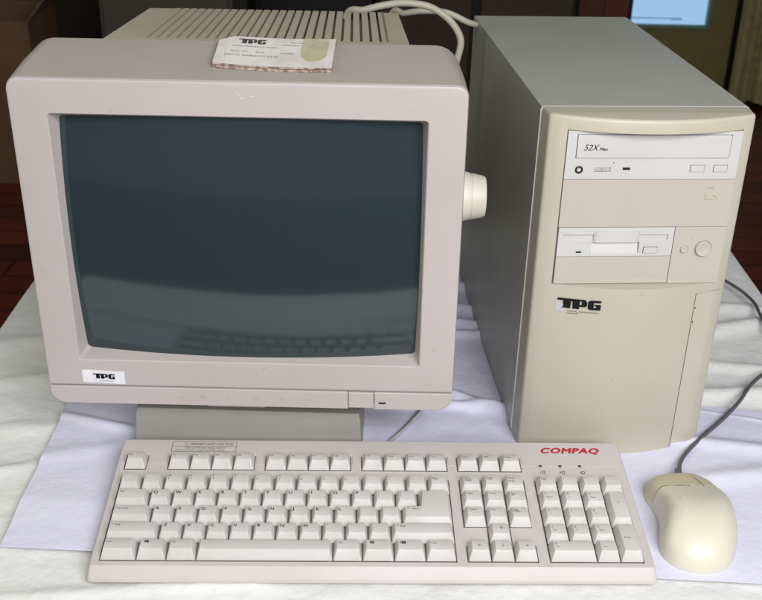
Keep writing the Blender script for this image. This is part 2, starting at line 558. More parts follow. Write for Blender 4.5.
# chips / scratches on the top bezel (paint-like marks)
bm = bmesh.new()
for x0, h0, x1, h1 in ((-.0005, .288, .0035, .283), (.0035, .2885, .005, .2825), (.001, .2825, .007, .284), (.010, .2855, .0125, .285), (-.005, .284, -.0045, .2835)):
    tube(bm, [(x0, -.00005, h0), ((x0 + x1) / 2 + .0006, -.00005, (h0 + h1) / 2), (x1, -.00005, h1)], .00035, 5, sub=3)
obj('scratch_mark', bm, mat('pale_scratch', (.60, .56, .55), .6), mon, 0, MT)
for xx, hh in ((-.006, .0285), (.028, .0205), (.1, .0265)):
    bm = bmesh.new(); lathe(bm, [(0, -.0001), (.0008, -.0001), (.0008, .0004)], c=(xx, 0, hh), n=10)
    obj('dirt_speck', bm, M['dent'], mon, 0, MT)
# curved tube face
bm = bmesh.new()
GN, GM = 60, 44
RX, RY = 1.10, .90
cd = .0165 - .1455 ** 2 / (2 * RX) - .106 ** 2 / (2 * RY)
hc = .157
gg = []
for j in range(GM + 1):
    gg.append([])
    for i in range(GN + 1):
        x = -.152 + .304 * i / GN; h = hc - .113 + .226 * j / GM
        gg[-1].append(bm.verts.new((x, cd + x * x / (2 * RX) + (h - hc) ** 2 / (2 * RY), h)))
for j in range(GM):
    for i in range(GN):
        bm.faces.new((gg[j][i], gg[j][i + 1], gg[j + 1][i + 1], gg[j + 1][i]))
bmesh.ops.recalc_face_normals(bm, faces=bm.faces[:])
ex = bmesh.ops.extrude_face_region(bm, geom=bm.faces[:])
for v in ex['geom']:
    if isinstance(v, bmesh.types.BMVert):
        v.co.y += .006
obj('screen', bm, M['glass'], mon, 60, MT)
# black mask around the tube
bm = bmesh.new()
loft(bm, [ins(*og, .004, .0285, -.0006), ins(*og, .008, .0285, .004), ins(*og, .008, .034, .004)], False, False)
obj('tube_mask', bm, M['black'], mon, 0, MT)
# rear housing
def sect(d, cx, ht, hw, hm, mw, hb_, bw):
    return [(cx - bw, d, hb_), (cx + bw, d, hb_), (cx + mw, d, hm - .08), (cx + mw, d, hm), (cx + hw + .008, d, ht - .018), (cx + hw, d, ht),
            (cx - hw, d, ht), (cx - hw - .008, d, ht - .018), (cx - mw, d, hm), (cx - mw, d, hm - .08)]
bm = bmesh.new()
loft(bm, [sect(HD - .004, .008, .3065, .125, .20, .160, .012, .150), sect(.080, .008, .3055, .1245, .20, .158, .012, .148),
          sect(.218, .006, .2985, .1175, .185, .140, .02, .125), sect(.235, .006, .275, .112, .18, .13, .03, .115), sect(.36, .006, .20, .07, .15, .075, .06, .07)])
hs = obj('rear_housing', bm, M['mon_rear'], mon, 25, MT)
bm = bmesh.new()
def slab(x0f, x1f, x0b, x1b, d0, d1, th=.0062):
    def top(d): return .3125 - (d - HD) * .045
    lp = []
    for zz in (-th, 0):
        q = [(x0f, d0), (x1f, d0), (x1b, d1), (x0b, d1)]
        lp.append([(x, d, top(d) + zz) for x, d in q])
    loft(bm, lp)
slab(-.1175, .1335, -.1170, .1330, HD, .0745)
slab(-.1170, -.0905, -.1118, -.0880, .0747, .218)
slab(.1145, .1330, .1080, .1240, .0747, .218)
n_r = 26
for k in range(n_r):
    a = -.0870 + k * (.2010 / (n_r - 1)); b = -.0850 + k * (.1925 / (n_r - 1))
    slab(a - .0029, a + .0028, b - .0028, b + .0027, .0747, .2205, .0055)
    # rib end folding down over the rear edge
    box(bm, b - .0028, b + .0027, .2206, .2255, .290, .3035)
obj('vent_grille', bm, M['mon_rear'], mon, 0, MT)
# side knob
bm = bmesh.new()
lathe(bm, [(.0005, .177), (.0165, .177), (.0165, .181), (.0212, .1815), (.0216, .183), (.0203, .188), (.0196, .1885), (.0196, .1892), (.0200, .1898), (.0178, .2000), (.0165, .2018), (.0135, .2022), (.0130, .2014), (.0005, .2012)], 'x', 48, (0, .050, .187))
for k in range(3):
    pass
obj('side_knob', bm, M['knob'], mon, 40, MT)
bm = bmesh.new(); lathe(bm, [(.0225, .1745), (.0235, .181), (.0225, .1818), (.0005, .1818)], 'x', 40, (0, .050, .187)); obj('knob_collar', bm, M['mon_rear'], mon, 40, MT)
# pedestal (local, root on table)
bm = bmesh.new()
loft(bm, [[(x, y, z) for x, y in rrect(-.112 - k, .0975 + k, .022 - k, .235 + k, .0025, 3)] for z, k in ((.001, .0015), (.004, .0025), (.040, 0), (.046, -.0015))])
obj('pedestal', bm, M['base'], mon, 30)
bm = bmesh.new(); lathe(bm, [(.095, .044), (.09, .052), (.075, .062), (.07, .080)], 'z', 40, (-.007, .13, 0)); obj('swivel_dome', bm, M['base'], mon, 40)
bm = bmesh.new(); box(bm, -.040, .012, .004, .030, -.0035, .0005, .001); obj('underside_latch', bm, M['mon'], mon, 30, MT)

# torn warranty card lying on the hood
lab = thing('torn_card', 'torn white cardboard warranty label with black emblem lying on top of the monitor', 'label card', (-.0885, .8335, .3706), R(0))
bm = bmesh.new()
slope = math.atan2(.0176 - .0005, HD)
lt = Matrix.Rotation(slope + .005, 4, 'X') @ Matrix.Rotation(R(-2), 4, 'Z')
outl = [(-.0475, -.0215), (-.02, -.0222), (.012, -.0226), (.046, -.0218), (.0455, -.004), (.0465, .0205), (.030, .0215), (-.002, .0208), (-.036, .0198), (-.0405, .012), (-.045, -.006)]
def jag(p, z, k): 
    return (p[0] + .0006 * fbm(p[0] * 9, z * 300, 9, 2, k), p[1] + .0009 * fbm(p[0] * 9, z * 300, 11, 2, k), z)
den = []
for i in range(len(outl)):
    a, b = Vector(outl[i]), Vector(outl[(i + 1) % len(outl)])
    for k in range(8):
        den.append(a.lerp(b, k / 8))
def curl(p, z): return z + .0012 * (p[0] / .045) ** 2
lps = []
for k, z in enumerate((.0006, .0018, .0030, .0044, .0058, .0070)):
    off = .0008 * (k % 2)
    lps.append([Vector(jag((p[0], p[1] + (off if p[1] < 0 else 0)), z, k)) + Vector((0, 0, .0012 * (p[0] / .045) ** 2)) for p in den])
loft(bm, lps, cap1=False)
obj('cardboard_layers', bm, M['card'], lab, 0, lt)
bm = bmesh.new()
def crv(x, y, z=.0056): return Vector((x, y, z + .0018 + .0012 * (x / .045) ** 2))
# top paper as strips so that it follows the curl
nn = 24
rows = []
for i in range(nn + 1):
    x = -.0472 + .0932 * i / nn
    yb = -.0218 if x > -.0465 else -.021
    yt = .0195 + .0018 * (i / nn)
    if x < -.036: yt = .012 + (.0195 - .012) * (x + .0472) / .0112
    yb -= .0008 * math.sin(i * 1.7) * .3
    rows.append((bm.verts.new(crv(x, yb)), bm.verts.new(crv(x, yt)), bm.verts.new(crv(x, yb, .0050)), bm.verts.new(crv(x, yt, .0050))))
for a, b in zip(rows, rows[1:]):
    bm.faces.new((a[0], b[0], b[1], a[1])); bm.faces.new((a[2], b[2], b[0], a[0])); bm.faces.new((a[1], b[1], b[3], a[3]))
put_logo(bm, .0072, lambda x, y: crv(-.032 + x, .0095 + y, .0057), wide=1.05)
for s, x, y, h in (('TOTAL PERIPHERALS GROUP', -.036, .0045, .0017), ('SERIAL NO.', -.036, -.0035, .0017), ('DATE', -.016, -.0035, .0017), ('NUMBER', .004, -.0035, .0017),
                   ('END OF WARRANTY DATE', -.040, -.0095, .0021), ('STD NO.', .010, .0130, .0019), ('CORPORATION PTY', .003, .0090, .0018)):
    put_text(bm, s, h, lambda a, b: crv(x + a, y + b, .00572), wide=1.15)
obj('printed_face', bm, [mat('dirty_label_paper', (.62, .60, .56), .7, (.50, .47, .41), 45, lo=.4, hi=.75), M['ink']], lab, 0, lt)
bm = bmesh.new()
pts = [(.020, .0205), (.020, -.002), (.0215, -.0085), (.026, -.0135), (.031, -.0142), (.036, -.0125), (.0395, -.008), (.0405, -.001), (.0405, .0207)]
loft(bm, [[crv(x, y, z) for x, y in pts] for z in (.0057, .0061)])
obj('tape_piece', bm, M['stain'], lab, 0, lt)

# ------------------------------------------------------------------ tower
W, D, H, BD = .1812, .3755, .3291, .0226
tow = thing('computer_tower', 'beige midi tower case with optical and floppy drives beside the monitor', 'computer tower', (.13095, .86727, 0), .08505)
bm = bmesh.new()
box(bm, 0, W, .0008, D, .004, H, .0012, 2)
o = obj('metal_case', bm, M['metal'], tow, 40)
bm = bmesh.new()   # bent rim of the steel cover, proud by a hair
loft(bm, [[(x, y, z) for x, z in rrect(-.0006, W + .0006, .004, H + .0006, .004, 4)] for y in (-.0004, .0010)])
obj('cover_rim', bm, M['rim_highlight'], tow, 40)
def bulge(x): return .0198 * (1 - ((x - W / 2) / (W / 2)) ** 2)
out = []
n = 40
out.append((.0004, -.0006))
out.append((.0012, -.010))
out.append((.0022, -BD + .0052))
for k in range(1, 5):
    a = R(180 + 90 * k / 4 - 10)
    out.append((.0022 + .0042 + .0042 * math.cos(a), -BD + .0040 + .0046 * math.sin(a)))
for i in range(n + 1):
    x = .0085 + (W - .017) * i / n
    out.append((x, -BD - bulge(x) + .0012))
R_ = [(W - x, y) for x, y in reversed(out[:7])]
out += R_
def scl(k, z):
    cx, cy = W / 2, -BD * .3
    return [(cx + (x - cx) * (1 - k / .09), (y - k if False else (y + k * (-y / (BD + .02)))), z) for x, y in out]
bm = bmesh.new()
zt = H + .0004
loft(bm, [scl(.0018, .0006), scl(.0005, .0012), scl(0, .0026), scl(0, zt - .0030), scl(.0006, zt - .0012), scl(.0016, zt - .0003), scl(.0030, zt)])
fb = obj('front_bezel', bm, M['tow'], tow, 0)
PY = -BD - .0068
def cutter(x0, x1, y0, y1, z0, z1):
    b = bmesh.new(); box(b, x0, x1, y0, y1, z0, z1)
    c = obj('cut', b, M['tow'], tow, 0)
    return c
boolean(fb, [cutter(.0172, .1674, -.08, -BD - .0015, .1765, .3177), cutter(.1496, W + .02, -.08, -BD - .0046, -.02, .1672), cutter(.1484, .1491, -.08, -BD - .0015, -.02, .1678), cutter(.1490, W + .02, -.08, -BD + .001, .1671, .1678)])
bv = fb.modifiers.new('soft', 'BEVEL'); bv.width = .0009; bv.segments = 3; bv.limit_method = 'ANGLE'; bv.angle_limit = R(38); bv.harden_normals = True
for p in fb.data.polygons: p.use_smooth = True

def plate(name, x0, x1, z0, z1, holes, m, parent, yf=PY, th=.005):
    bm = bmesh.new()
    xs = sorted({x0, x1, *[v for h in holes for v in h[:2]]})
    zs = sorted({z0, z1, *[v for h in holes for v in h[2:]]})
    def solid(i, j):
        if not (0 <= i < len(xs) - 1 and 0 <= j < len(zs) - 1): return False
        cx, cz = (xs[i] + xs[i + 1]) / 2, (zs[j] + zs[j + 1]) / 2
        return not any(h[0] < cx < h[1] and h[2] < cz < h[3] for h in holes)
    vc = {}
    def V(i, j, y):
        if (i, j, y) not in vc: vc[(i, j, y)] = bm.verts.new((xs[i], y, zs[j]))
        return vc[(i, j, y)]
    yb = yf + th
    for i in range(len(xs) - 1):
        for j in range(len(zs) - 1):
            if not solid(i, j): continue
            bm.faces.new((V(i, j, yf), V(i + 1, j, yf), V(i + 1, j + 1, yf), V(i, j + 1, yf)))
            for di, dj, a, b in ((-1, 0, (i, j), (i, j + 1)), (1, 0, (i + 1, j), (i + 1, j + 1)), (0, -1, (i, j), (i + 1, j)), (0, 1, (i, j + 1), (i + 1, j + 1))):
                if not solid(i + di, j + dj):
                    bm.faces.new((V(*a, yf), V(*b, yf), V(*b, yb), V(*a, yb)))
    o = obj(name, bm, m, parent, 0)
    bb = o.modifiers.new('edge', 'BEVEL'); bb.width = .00025; bb.segments = 2; bb.limit_method = 'ANGLE'; bb.angle_limit = R(60)
    return o
def tb(name, x0, x1, z0, z1, m, parent, proud=.0006, bev=.0004, depth=.004):
    b = bmesh.new(); box(b, x0, x1, PY - proud, PY + depth, z0, z1, bev, 2)
    return obj(name, b, m, parent, 40)
# optical drive
g = .0003
cdx0, cdx1, cdz0, cdz1 = .0178, .1668, .2746, .3168
tray = (.0263, .1575, .2937, .3135)
ej1, ej2 = (.1260, .1378, .2812, .2868), (.1462, .1578, .2812, .2868)
vol = (.0430, .0566, .2815, .2847)
ld = (.0674, .0738, .2829, .2852)
def grow(h, k): return (h[0] - k, h[1] + k, h[2] - k, h[3] + k)
cdp = plate('optical_drive', cdx0, cdx1, cdz0, cdz1, [grow(tray, .00045), grow(ej1, .00035), grow(ej2, .00035), grow(vol, .0003)], M['drive'], tow)
b = bmesh.new(); box(b, tray[0], tray[1], PY - .0009, PY + .004, tray[2], tray[3], .0006, 2)
for s, h, x, z, kw in (('52X', .0052, .0315, .3003, dict(shear=.35, bold=.012, wide=.95)), ('Max', .0026, .0447, .3003, dict(shear=.35, bold=.03, wide=1.15))):
    put_text(b, s, h, lambda a, c: (x + a, PY - .00098, z + c), **kw)
obj('tray_door', b, [M['drive'], M['blackink']], cdp, 0)
tb('eject_button', *ej1, M['drive'], cdp); tb('play_button', *ej2, M['drive'], cdp)
b = bmesh.new()
box(b, vol[0], vol[1], PY + .0012, PY + .004, vol[2], vol[3], .0002)
for k in range(9):
    xx = vol[0] + .0008 + k * .0015
    box(b, xx, xx + .0008, PY - .0002 + .0002 * abs(k - 4), PY + .003, vol[2] + .0003, vol[3] - .0003, .0001, 1)
obj('volume_wheel', b, M['drive'], cdp, 0)
tb('indicator_light', *ld, M['led'], cdp, .0002, .0002)
b = bmesh.new(); lathe(b, [(.0034, .001), (.0034, -.0005), (.0030, -.0008), (.0019, -.0008), (.0017, .003), (.0002, .003)], 'y', 28, (.0299, PY, .2833))
obj('headphone_jack', b, M['black'], cdp, 40)
b = bmesh.new(); lathe(b, [(.0005, -.0001), (.0005, .0008)], 'y', 10, (.0592, PY, .2893)); obj('pin_hole', b, M['black'], cdp, 0)
b = bmesh.new(); box(b, .0580, .0583, PY - .00008, PY + .001, .2805, .2870); obj('volume_mark', b, M['dent'], cdp, 0)
# blank bay covers
plate('blank_cover', .0178, .1670, .2309, .2741, [], M['tow2'], tow)
plate('blank_cover', .0186, .1211, .1772, .2028, [], M['tow2'], tow)
b = bmesh.new()
for k, (x0, z0, x1, z1) in enumerate(((.1435, .2665, .1505, .2680), (.145, .2672, .149, .2655), (.1442, .2562, .1515, .2558), (.1425, .2585, .1445, .2610), (.1500, .2600, .1540, .2565), (.1425, .2560, .1455, .2575))):
    tube(b, [(x0, PY - .00002, z0), ((x0 + x1) / 2, PY - .00002, (z0 + z1) / 2 + .0007), (x1, PY - .00002, z1)], .0005, 5, sub=3)
o = obj('glue_mark', b, M['dent'], tow, 0)
# floppy drive
fz0, fz1 = .2032, .2303
slot = (.0225, .1160, .2178, .2238)
fej = (.0955, .1075, .2062, .2117)
fl = plate('floppy_drive', .0186, .1211, fz0, fz1, [slot, grow(fej, .00035), (.0488, .0908, .2062, .2170)], M['drive'], tow)
b = bmesh.new(); box(b, slot[0] - .001, slot[1] + .001, PY + .0018, PY + .0038, slot[2] - .0005, slot[3] + .0005); 
o = obj('disk_flap', b, M['drive'], fl, 0)
b = bmesh.new()   # thumb bulge over the slot and the scoop under it
prof = [(.0500, PY - .0003), (.0520, PY - .0016), (.0880, PY - .0016), (.0900, PY - .0003), (.0900, PY + .004), (.0500, PY + .004)]
loft(b, [[(x, y, z) for x, y in prof] for z in (.2172, .2272)])
obj('slot_bridge', b, M['drive'], fl, 0)
b = bmesh.new()
loft(b, [[(x, y + dy, z) for x, y in [(.0489, PY + .0006), (.0905, PY + .0006), (.0905, PY + .0048), (.0489, PY + .0048)]] for z, dy in ((.2063, -.0004), (.2169, .0024))])
obj('finger_scoop', b, M['drive'], fl, 0)
tb('eject_button', *fej, M['drive'], fl, .0012)
tb('indicator_light', .0355, .0404, .2066, .2083, M['led'], fl, .0002, .0002)
for a in ((.0905, .1158, .2242, .2247), (.0225, .0495, .2242, .2247), (.0345, .0485, .2170, .2175), (.0915, .0990, .2148, .2153), (.0912, .0917, .2065, .2148)):
    b = bmesh.new(); box(b, a[0], a[1], PY - .0006, PY, a[2], a[3]); obj('slot_lip', b, M['drive'], fl, 0)
# switch panel
sw = plate('switch_panel', .1216, .1672, .1768, .2305, [], M['tow2'], tow)
b = bmesh.new(); lathe(b, [(.0082, .001), (.0082, -.0006), (.0078, -.0007), (.0074, .0), (.0072, .0), (.0071, -.0018), (.0064, -.0024), (.003, -.0017), (.0002, -.0015)], 'y', 40, (.1491, PY, .2103))
obj('power_button', b, M['tow2'], tow, 30)
b = bmesh.new(); lathe(b, [(.0040, .001), (.0040, -.0005), (.0037, -.0006), (.0035, .0), (.0034, .0), (.0033, -.0012), (.0028, -.0016), (.0002, -.0014)], 'y', 32, (.1321, PY, .2096))
obj('reset_button', b, M['tow2'], tow, 30)
b = bmesh.new(); lathe(b, [(.0008, .001), (.0008, -.0003), (.0002, -.0004)], 'y', 12, (.1376, PY, .2204)); obj('indicator_light', b, M['dent'], tow, 0)
# two small holes at the edge of the lower strip
for z in (.1505, .1361):
    b = bmesh.new(); lathe(b, [(.0010, .002), (.0010, -.0003), (.0002, -.0003)], 'y', 12, (.1520, -BD - .0047, z)); obj('screw_hole', b, M['black'], tow, 0)
# emblem
def onb(x, z, k=.0003):
    return (x, -BD - bulge(x) + .0012 - k, z)
b = bmesh.new()
loft(b, [[onb(x, z, k) for x, z in ((.0222, .1515), (.0290, .1508), (.0310, .1535), (.0275, .1590), (.0240, .1600), (.0222, .1600))] for k in (-.001, .0004)])
put_logo(b, .0095, lambda x, z: onb(.0232 + x, .1551 + z, .0009), wide=1.36)
put_text(b, 'TOTAL PERIPHERALS', .0012, lambda x, z: onb(.0322 + x, .1518 + z, .0009), wide=1.75)
put_text(b, 'GROUP', .0012, lambda x, z: onb(.0322 + x, .1497 + z, .0009), wide=1.75)
obj('emblem_badge', b, [mat('worn_film', (.52, .52, .55), .4), M['blackink']], tow, 0)
for x0, z0, x1, z1 in ((.094, .168, .097, .174), (.060, .070, .064, .0695), (.079, .083, .082, .087), (.083, .088, .0835, .0885)):
    b = bmesh.new(); tube(b, [onb(x0, z0, 0), onb((x0 + x1) / 2, (z0 + z1) / 2, 0), onb(x1, z1, 0)], .0003, 5, sub=3)
    obj('scuff_mark', b, M['dent'], tow, 0)

# ------------------------------------------------------------------ keyboard
U = .01905
KT, KH = .11668, .0111
G = .00968
kb = thing('keyboard', 'off-white full size computer keyboard with red maker lettering in front of the monitor', 'keyboard', (-.21847, .65266, 0), .03495)
ck, sk = math.cos(KT), math.sin(KT)
def K(u, v, w=0):
    """u across, v up the slope, w out of the key plane"""
    return Vector((u, v * ck - w * sk, KH + v * sk + w * ck))
KM = Matrix(((1, 0, 0, 0), (0, ck, -sk, 0), (0, sk, ck, KH), (0, 0, 0, 1)))
UL = -.0072
n0 = 15 * U - .0005 + G
n1 = n0 + 3 * U + G
UR = n1 + 4 * U + .0077
VF, VR = -.0060, .1466
GF = .0111
# case: plane with key wells
holes = [(-.0006, 15 * U + .0001, -.0006, 5 * U + .0004), (-.0006, U, 5 * U + GF - .0004, 6 * U + GF)]
wells = list(holes)
for k in range(3):
    a = (2 + k * 4.5) * U
    wells.append((a - .0006, a + 4 * U, 5 * U + GF - .0004, 6 * U + GF))
wells.append((n0 - .0006, n0 + 3 * U, 5 * U + GF - .0004, 6 * U + GF))
wells.append((n0 - .0006, n0 + 3 * U, 2 * U - .0004, 5 * U + .0004))
wells.append((n0 + U - .0006, n0 + 2 * U, U - .0004, 2 * U - .0004))
wells.append((n0 - .0006, n0 + 3 * U, -.0006, U - .0004))
wells.append((n1 - .0006, n1 + 4 * U, -.0006, 5 * U + .0004))
bm = bmesh.new()
def wall_loop(z, k, kv, rr=.010):
    # outline of the case at slope height; z None = on the key plane
    pts = rrect(UL - k, UR + k, VF - kv, VR + k, (.004, .004, rr, rr), 5)
    res = []
    for u, v in pts:
        p = K(u, v)
        if z is not None:
            res.append(Vector((p.x, v * ck if v > .05 else v * ck, z)))
        else:
            res.append(p)
    return res
def lower(k, kv, frac):
    res = []
    for u, v in rrect(UL - k, UR + k, VF - kv, VR + k, (.004, .004, .010, .010), 5):
        p = K(u, v)
        res.append(Vector((p.x, p.y, p.z * frac)))
    return res
# raised zone behind the step line: everything above v = VS is .9 mm higher
VS = 5 * U + GF + .0073
topl = [K(u, v, 0) for u, v in rrect(UL, UR, VF, VR, (.003, .003, .009, .009), 5)]
def tl(k, w): return [K(u, v, w) for u, v in rrect(UL + k, UR - k, VF + k, VR - k, (.003, .003, .009, .009), 5)]
loops = [lower(.0005, .0075, 0.0), lower(.0016, .0075, .08), lower(.0012, .0068, .35), tl(-.0004, -.0012), tl(.0006, 0)]
bm2 = bmesh.new()
loft(bm2, loops, True, True)
case = obj('case', bm2, M['kb'], kb, 0)
cuts = []
for (a, b_, c, d) in wells:
    q = bmesh.new(); box(q, a, b_, c, d, -.0045, .02)
    q.transform(KM)
    cuts.append(obj('cut', q, M['kb'], kb, 0))
boolean(case, cuts)
for p in case.data.polygons: p.use_smooth = True
cb = case.modifiers.new('soft', 'BEVEL'); cb.width = .0006; cb.segments = 2; cb.limit_method = 'ANGLE'; cb.angle_limit = R(30); cb.harden_normals = True
# raised rear deck plates, split around the wells of the function row
bm = bmesh.new()
def deck(u0, u1, v0, v1, w=.0005):
    q = bmesh.new(); box(q, u0, u1, v0, v1, -.001, w); q.transform(KM); add(bm, q)
deck(UL + .002, UR - .002, 6 * U + GF + .0012, VR - .002)
fw = [(w[0] - .0012, w[1] + .0012) for w in wells if w[2] > .1]
prev = UL + .002
for a, b_ in sorted(fw) + [(UR - .002, 0)]:
    if a - prev > .002:
        deck(prev, a, VS, 6 * U + GF + .0012)
    prev = b_
obj('rear_deck', bm, M['kb'], kb, 0)
bm = bmesh.new(); q = bmesh.new(); box(q, UL + .001, UR - .001, VF + .0008, VF + .0014, -.001, .00025); q.transform(KM); add(bm, q)
obj('front_ridge', bm, M['kb'], kb, 0)

ROWH = {0: .0088, 1: .0084, 2: .0084, 3: .0088, 4: .0090, 5: .0084}
ROWT = {0: -.04, 1: -.02, 2: .0, 3: .03, 4: .03, 5: -.08}
def key(name, u0, u1, v0, v1, row, legends=(), poly=None):
    """tapered, dished keycap with printed legend"""
    gp = .00045
    b = bmesh.new()
    x0, x1, y0, y1 = u0 + gp, u1 - gp - .0001, v0 + gp, v1 - gp
    h = ROWH[row] + random.uniform(-.00022, .00018); tl_ = ROWT[row] + random.uniform(-.012, .012)
    xt_ = random.uniform(-.010, .010)
    side, fr, bk = .0026, .0044, (.0046 if row == 5 else .0028)
    tx0, tx1, ty0, ty1 = x0 + side, x1 - side, y0 + fr, y1 - bk
    def zt(x, y):
        t_ = min(max((x - tx0) / (tx1 - tx0), 0), 1)
        e = min(t_, 1 - t_) * (tx1 - tx0)
        q = min(e / .006, 1)
        sag = .0008 * (1 - (1 - q) ** 2)
        return h - sag + (y - (ty0 + ty1) / 2) * tl_ + (x - (tx0 + tx1) / 2) * xt_ * (1 if u1 - u0 < 1.2 * U else 0)
    if poly:
        base, top = poly
        bl = [(x, y, 0) for x, y in base]
        tp = [(x, y, h - .0004 + (y - (v0 + v1) / 2) * .045) for x, y in top]
        tp2 = [(x, y, z) for (x, y, z) in tp]
        loft(b, [bl, tp2])
        bmesh.ops.bevel(b, geom=[e for e in b.edges if all(v.co.z > .003 for v in e.verts) or any(v.co.z > .003 for v in e.verts)], offset=.0007, segments=2, profile=.5, affect='EDGES')
        ztf = lambda x, y: h - .0004 + (y - (v0 + v1) / 2) * .045
    else:
        nsx = 8 if (u1 - u0) < 1.6 * U else 16
        xs = [tx0 + (tx1 - tx0) * i / nsx for i in range(nsx + 1)]
        if (u1 - u0) >= 1.6 * U:
            w = tx1 - tx0
            xs = sorted({tx0, tx0 + .001, tx0 + .002, tx0 + .0035, tx0 + .006, tx0 + w / 2, tx1 - .006, tx1 - .0035, tx1 - .002, tx1 - .001, tx1})
        ys = [ty0, (ty0 + ty1) / 2, ty1]
        T = [[b.verts.new((x, y, zt(x, y))) for x in xs] for y in ys]
        for j in range(len(ys) - 1):
            for i in range(len(xs) - 1):
                b.faces.new((T[j][i], T[j][i + 1], T[j + 1][i + 1], T[j + 1][i]))
        def bx(x): return x0 + (x - tx0) / (tx1 - tx0) * (x1 - x0)
        def md(a, c, t_, push):  # slightly convex sides
            return a * (1 - t_) + c * t_
        Bf = [b.verts.new((bx(x), y0, 0)) for x in xs]
        Bb = [b.verts.new((bx(x), y1, 0)) for x in xs]
        for i in range(len(xs) - 1):
            b.faces.new((Bf[i], Bf[i + 1], T[0][i + 1], T[0][i]))
            b.faces.new((Bb[i + 1], Bb[i], T[-1][i], T[-1][i + 1]))
        b.faces.new((Bf[0], T[0][0], T[1][0], T[2][0], Bb[0]))
        b.faces.new((Bf[-1], Bb[-1], T[2][-1], T[1][-1], T[0][-1]))
        bmesh.ops.recalc_face_normals(b, faces=b.faces[:])
        ed = [e for e in b.edges if len(e.link_faces) == 2 and e.calc_face_angle(0) > R(28)]
        bmesh.ops.bevel(b, geom=ed, offset=.00065, segments=2, profile=.5, affect='EDGES')
        ztf = zt
    bmesh.ops.recalc_face_normals(b, faces=b.faces[:])
    for s, hh, du, dv, kw in legends:
        put_text(b, s, hh, lambda a, c: (tx0 + du + a, ty1 - dv - .0007 - hh + c, ztf(tx0 + du + a, ty1 - dv - .0007 - hh + c) + .00012), **kw)
    b.transform(KM)
    bmv = b
    me = bpy.data.meshes.new(name)
    for f in bmv.faces: f.smooth = True
    for e in bmv.edges:
        if len(e.link_faces) == 2: e.smooth = e.calc_face_angle(0) < R(32)
    bmv.to_mesh(me); bmv.free()
    return link(name, me, [M['key'], M['ink']], kb)
BIG = lambda s: (s, .0032, .0007, .0012, dict(bold=.03))
def two(a, b_): return ((a, .0021, .0008, .0006, {}), (b_, .0021, .0008, .0042, {}))
def small(s, h=.0017, du=.0008, dv=.0016): return ((s, h, du, dv, dict(bold=.004, line=.75)),)
# function row
vf0 = 5 * U + GF
key('key', 0, U, vf0, vf0 + U, 5, small('Esc', .0021))
for k in range(12):
    a = (2 + (k // 4) * 4.5 + k % 4) * U
    key('key', a, a + U, vf0, vf0 + U, 5, small('F%d' % (k + 1), .0022))
for k, s in enumerate(('Wake\nUp', 'Sleep', 'Power')):
    key('key', n0 + k * U, n0 + (k + 1) * U, vf0, vf0 + U, 5, small(s, .0017))
# number row
for k, (a, b_) in enumerate(zip('~!@#$%^&*()_+|', '`1234567890-=\\')):
    key('key', k * U, (k + 1) * U, 4 * U, 5 * U, 4, two(a, b_))
key('backspace_key', 14 * U, 15 * U, 4 * U, 5 * U, 4, small('Back\nSpace', .0016))
key('tab_key', 0, 1.5 * U, 3 * U, 4 * U, 3, small('Tab', .0019))
for k, s in enumerate('QWERTYUIOP'):
    key('key', (1.5 + k) * U, (2.5 + k) * U, 3 * U, 4 * U, 3, (BIG(s),))
for k, (a, b_) in enumerate((('{', '['), ('}', ']'))):
    key('key', (11.5 + k) * U, (12.5 + k) * U, 3 * U, 4 * U, 3, two(a, b_))
key('caps_lock_key', 0, 1.75 * U, 2 * U, 3 * U, 2, small('Caps Lock', .0018))
for k, s in enumerate('ASDFGHJKL'):
    key('key', (1.75 + k) * U, (2.75 + k) * U, 2 * U, 3 * U, 2, (BIG(s),))
for k, (a, b_) in enumerate(((':', ';'), ('"', "'"))):
    key('key', (10.75 + k) * U, (11.75 + k) * U, 2 * U, 3 * U, 2, two(a, b_))
e0, e1, e2 = 12.75 * U + .0005, 13.5 * U + .0005, 15 * U - .0006
p0, p1, p2 = 2 * U + .0005, 3 * U + .0004, 4 * U - .0005
s_, f_, k_ = .0026, .0044, .0028
key('enter_key', 12.75 * U, 15 * U, 2 * U, 4 * U, 2, (('<--- Enter', .0019, .0012, .0192, dict(bold=.004)),),
    poly=([(e0, p0), (e2, p0), (e2, p2), (e1, p2), (e1, p1 - .0008), (e0, p1 - .0008)],
          [(e0 + s_, p0 + f_), (e2 - s_, p0 + f_), (e2 - s_, p2 - k_), (e1 + s_, p2 - k_), (e1 + s_, p1 - .0008 - k_), (e0 + s_, p1 - .0008 - k_)]))
key('shift_key', 0, 2.25 * U, U, 2 * U, 1, small('\u2191 Shift', .0019))
for k, s in enumerate('ZXCVBNM'):
    key('key', (2.25 + k) * U, (3.25 + k) * U, U, 2 * U, 1, (BIG(s),))
for k, (a, b_) in enumerate((('<', ','), ('>', '.'), ('?', '/'))):
    key('key', (9.25 + k) * U, (10.25 + k) * U, U, 2 * U, 1, two(a, b_))
key('shift_key', 12.25 * U, 15 * U, U, 2 * U, 1, small('\u2191 Shift', .0019))
def winlogo(s='\u25a6'): return small('##', .0023, .0016)
pos = 0
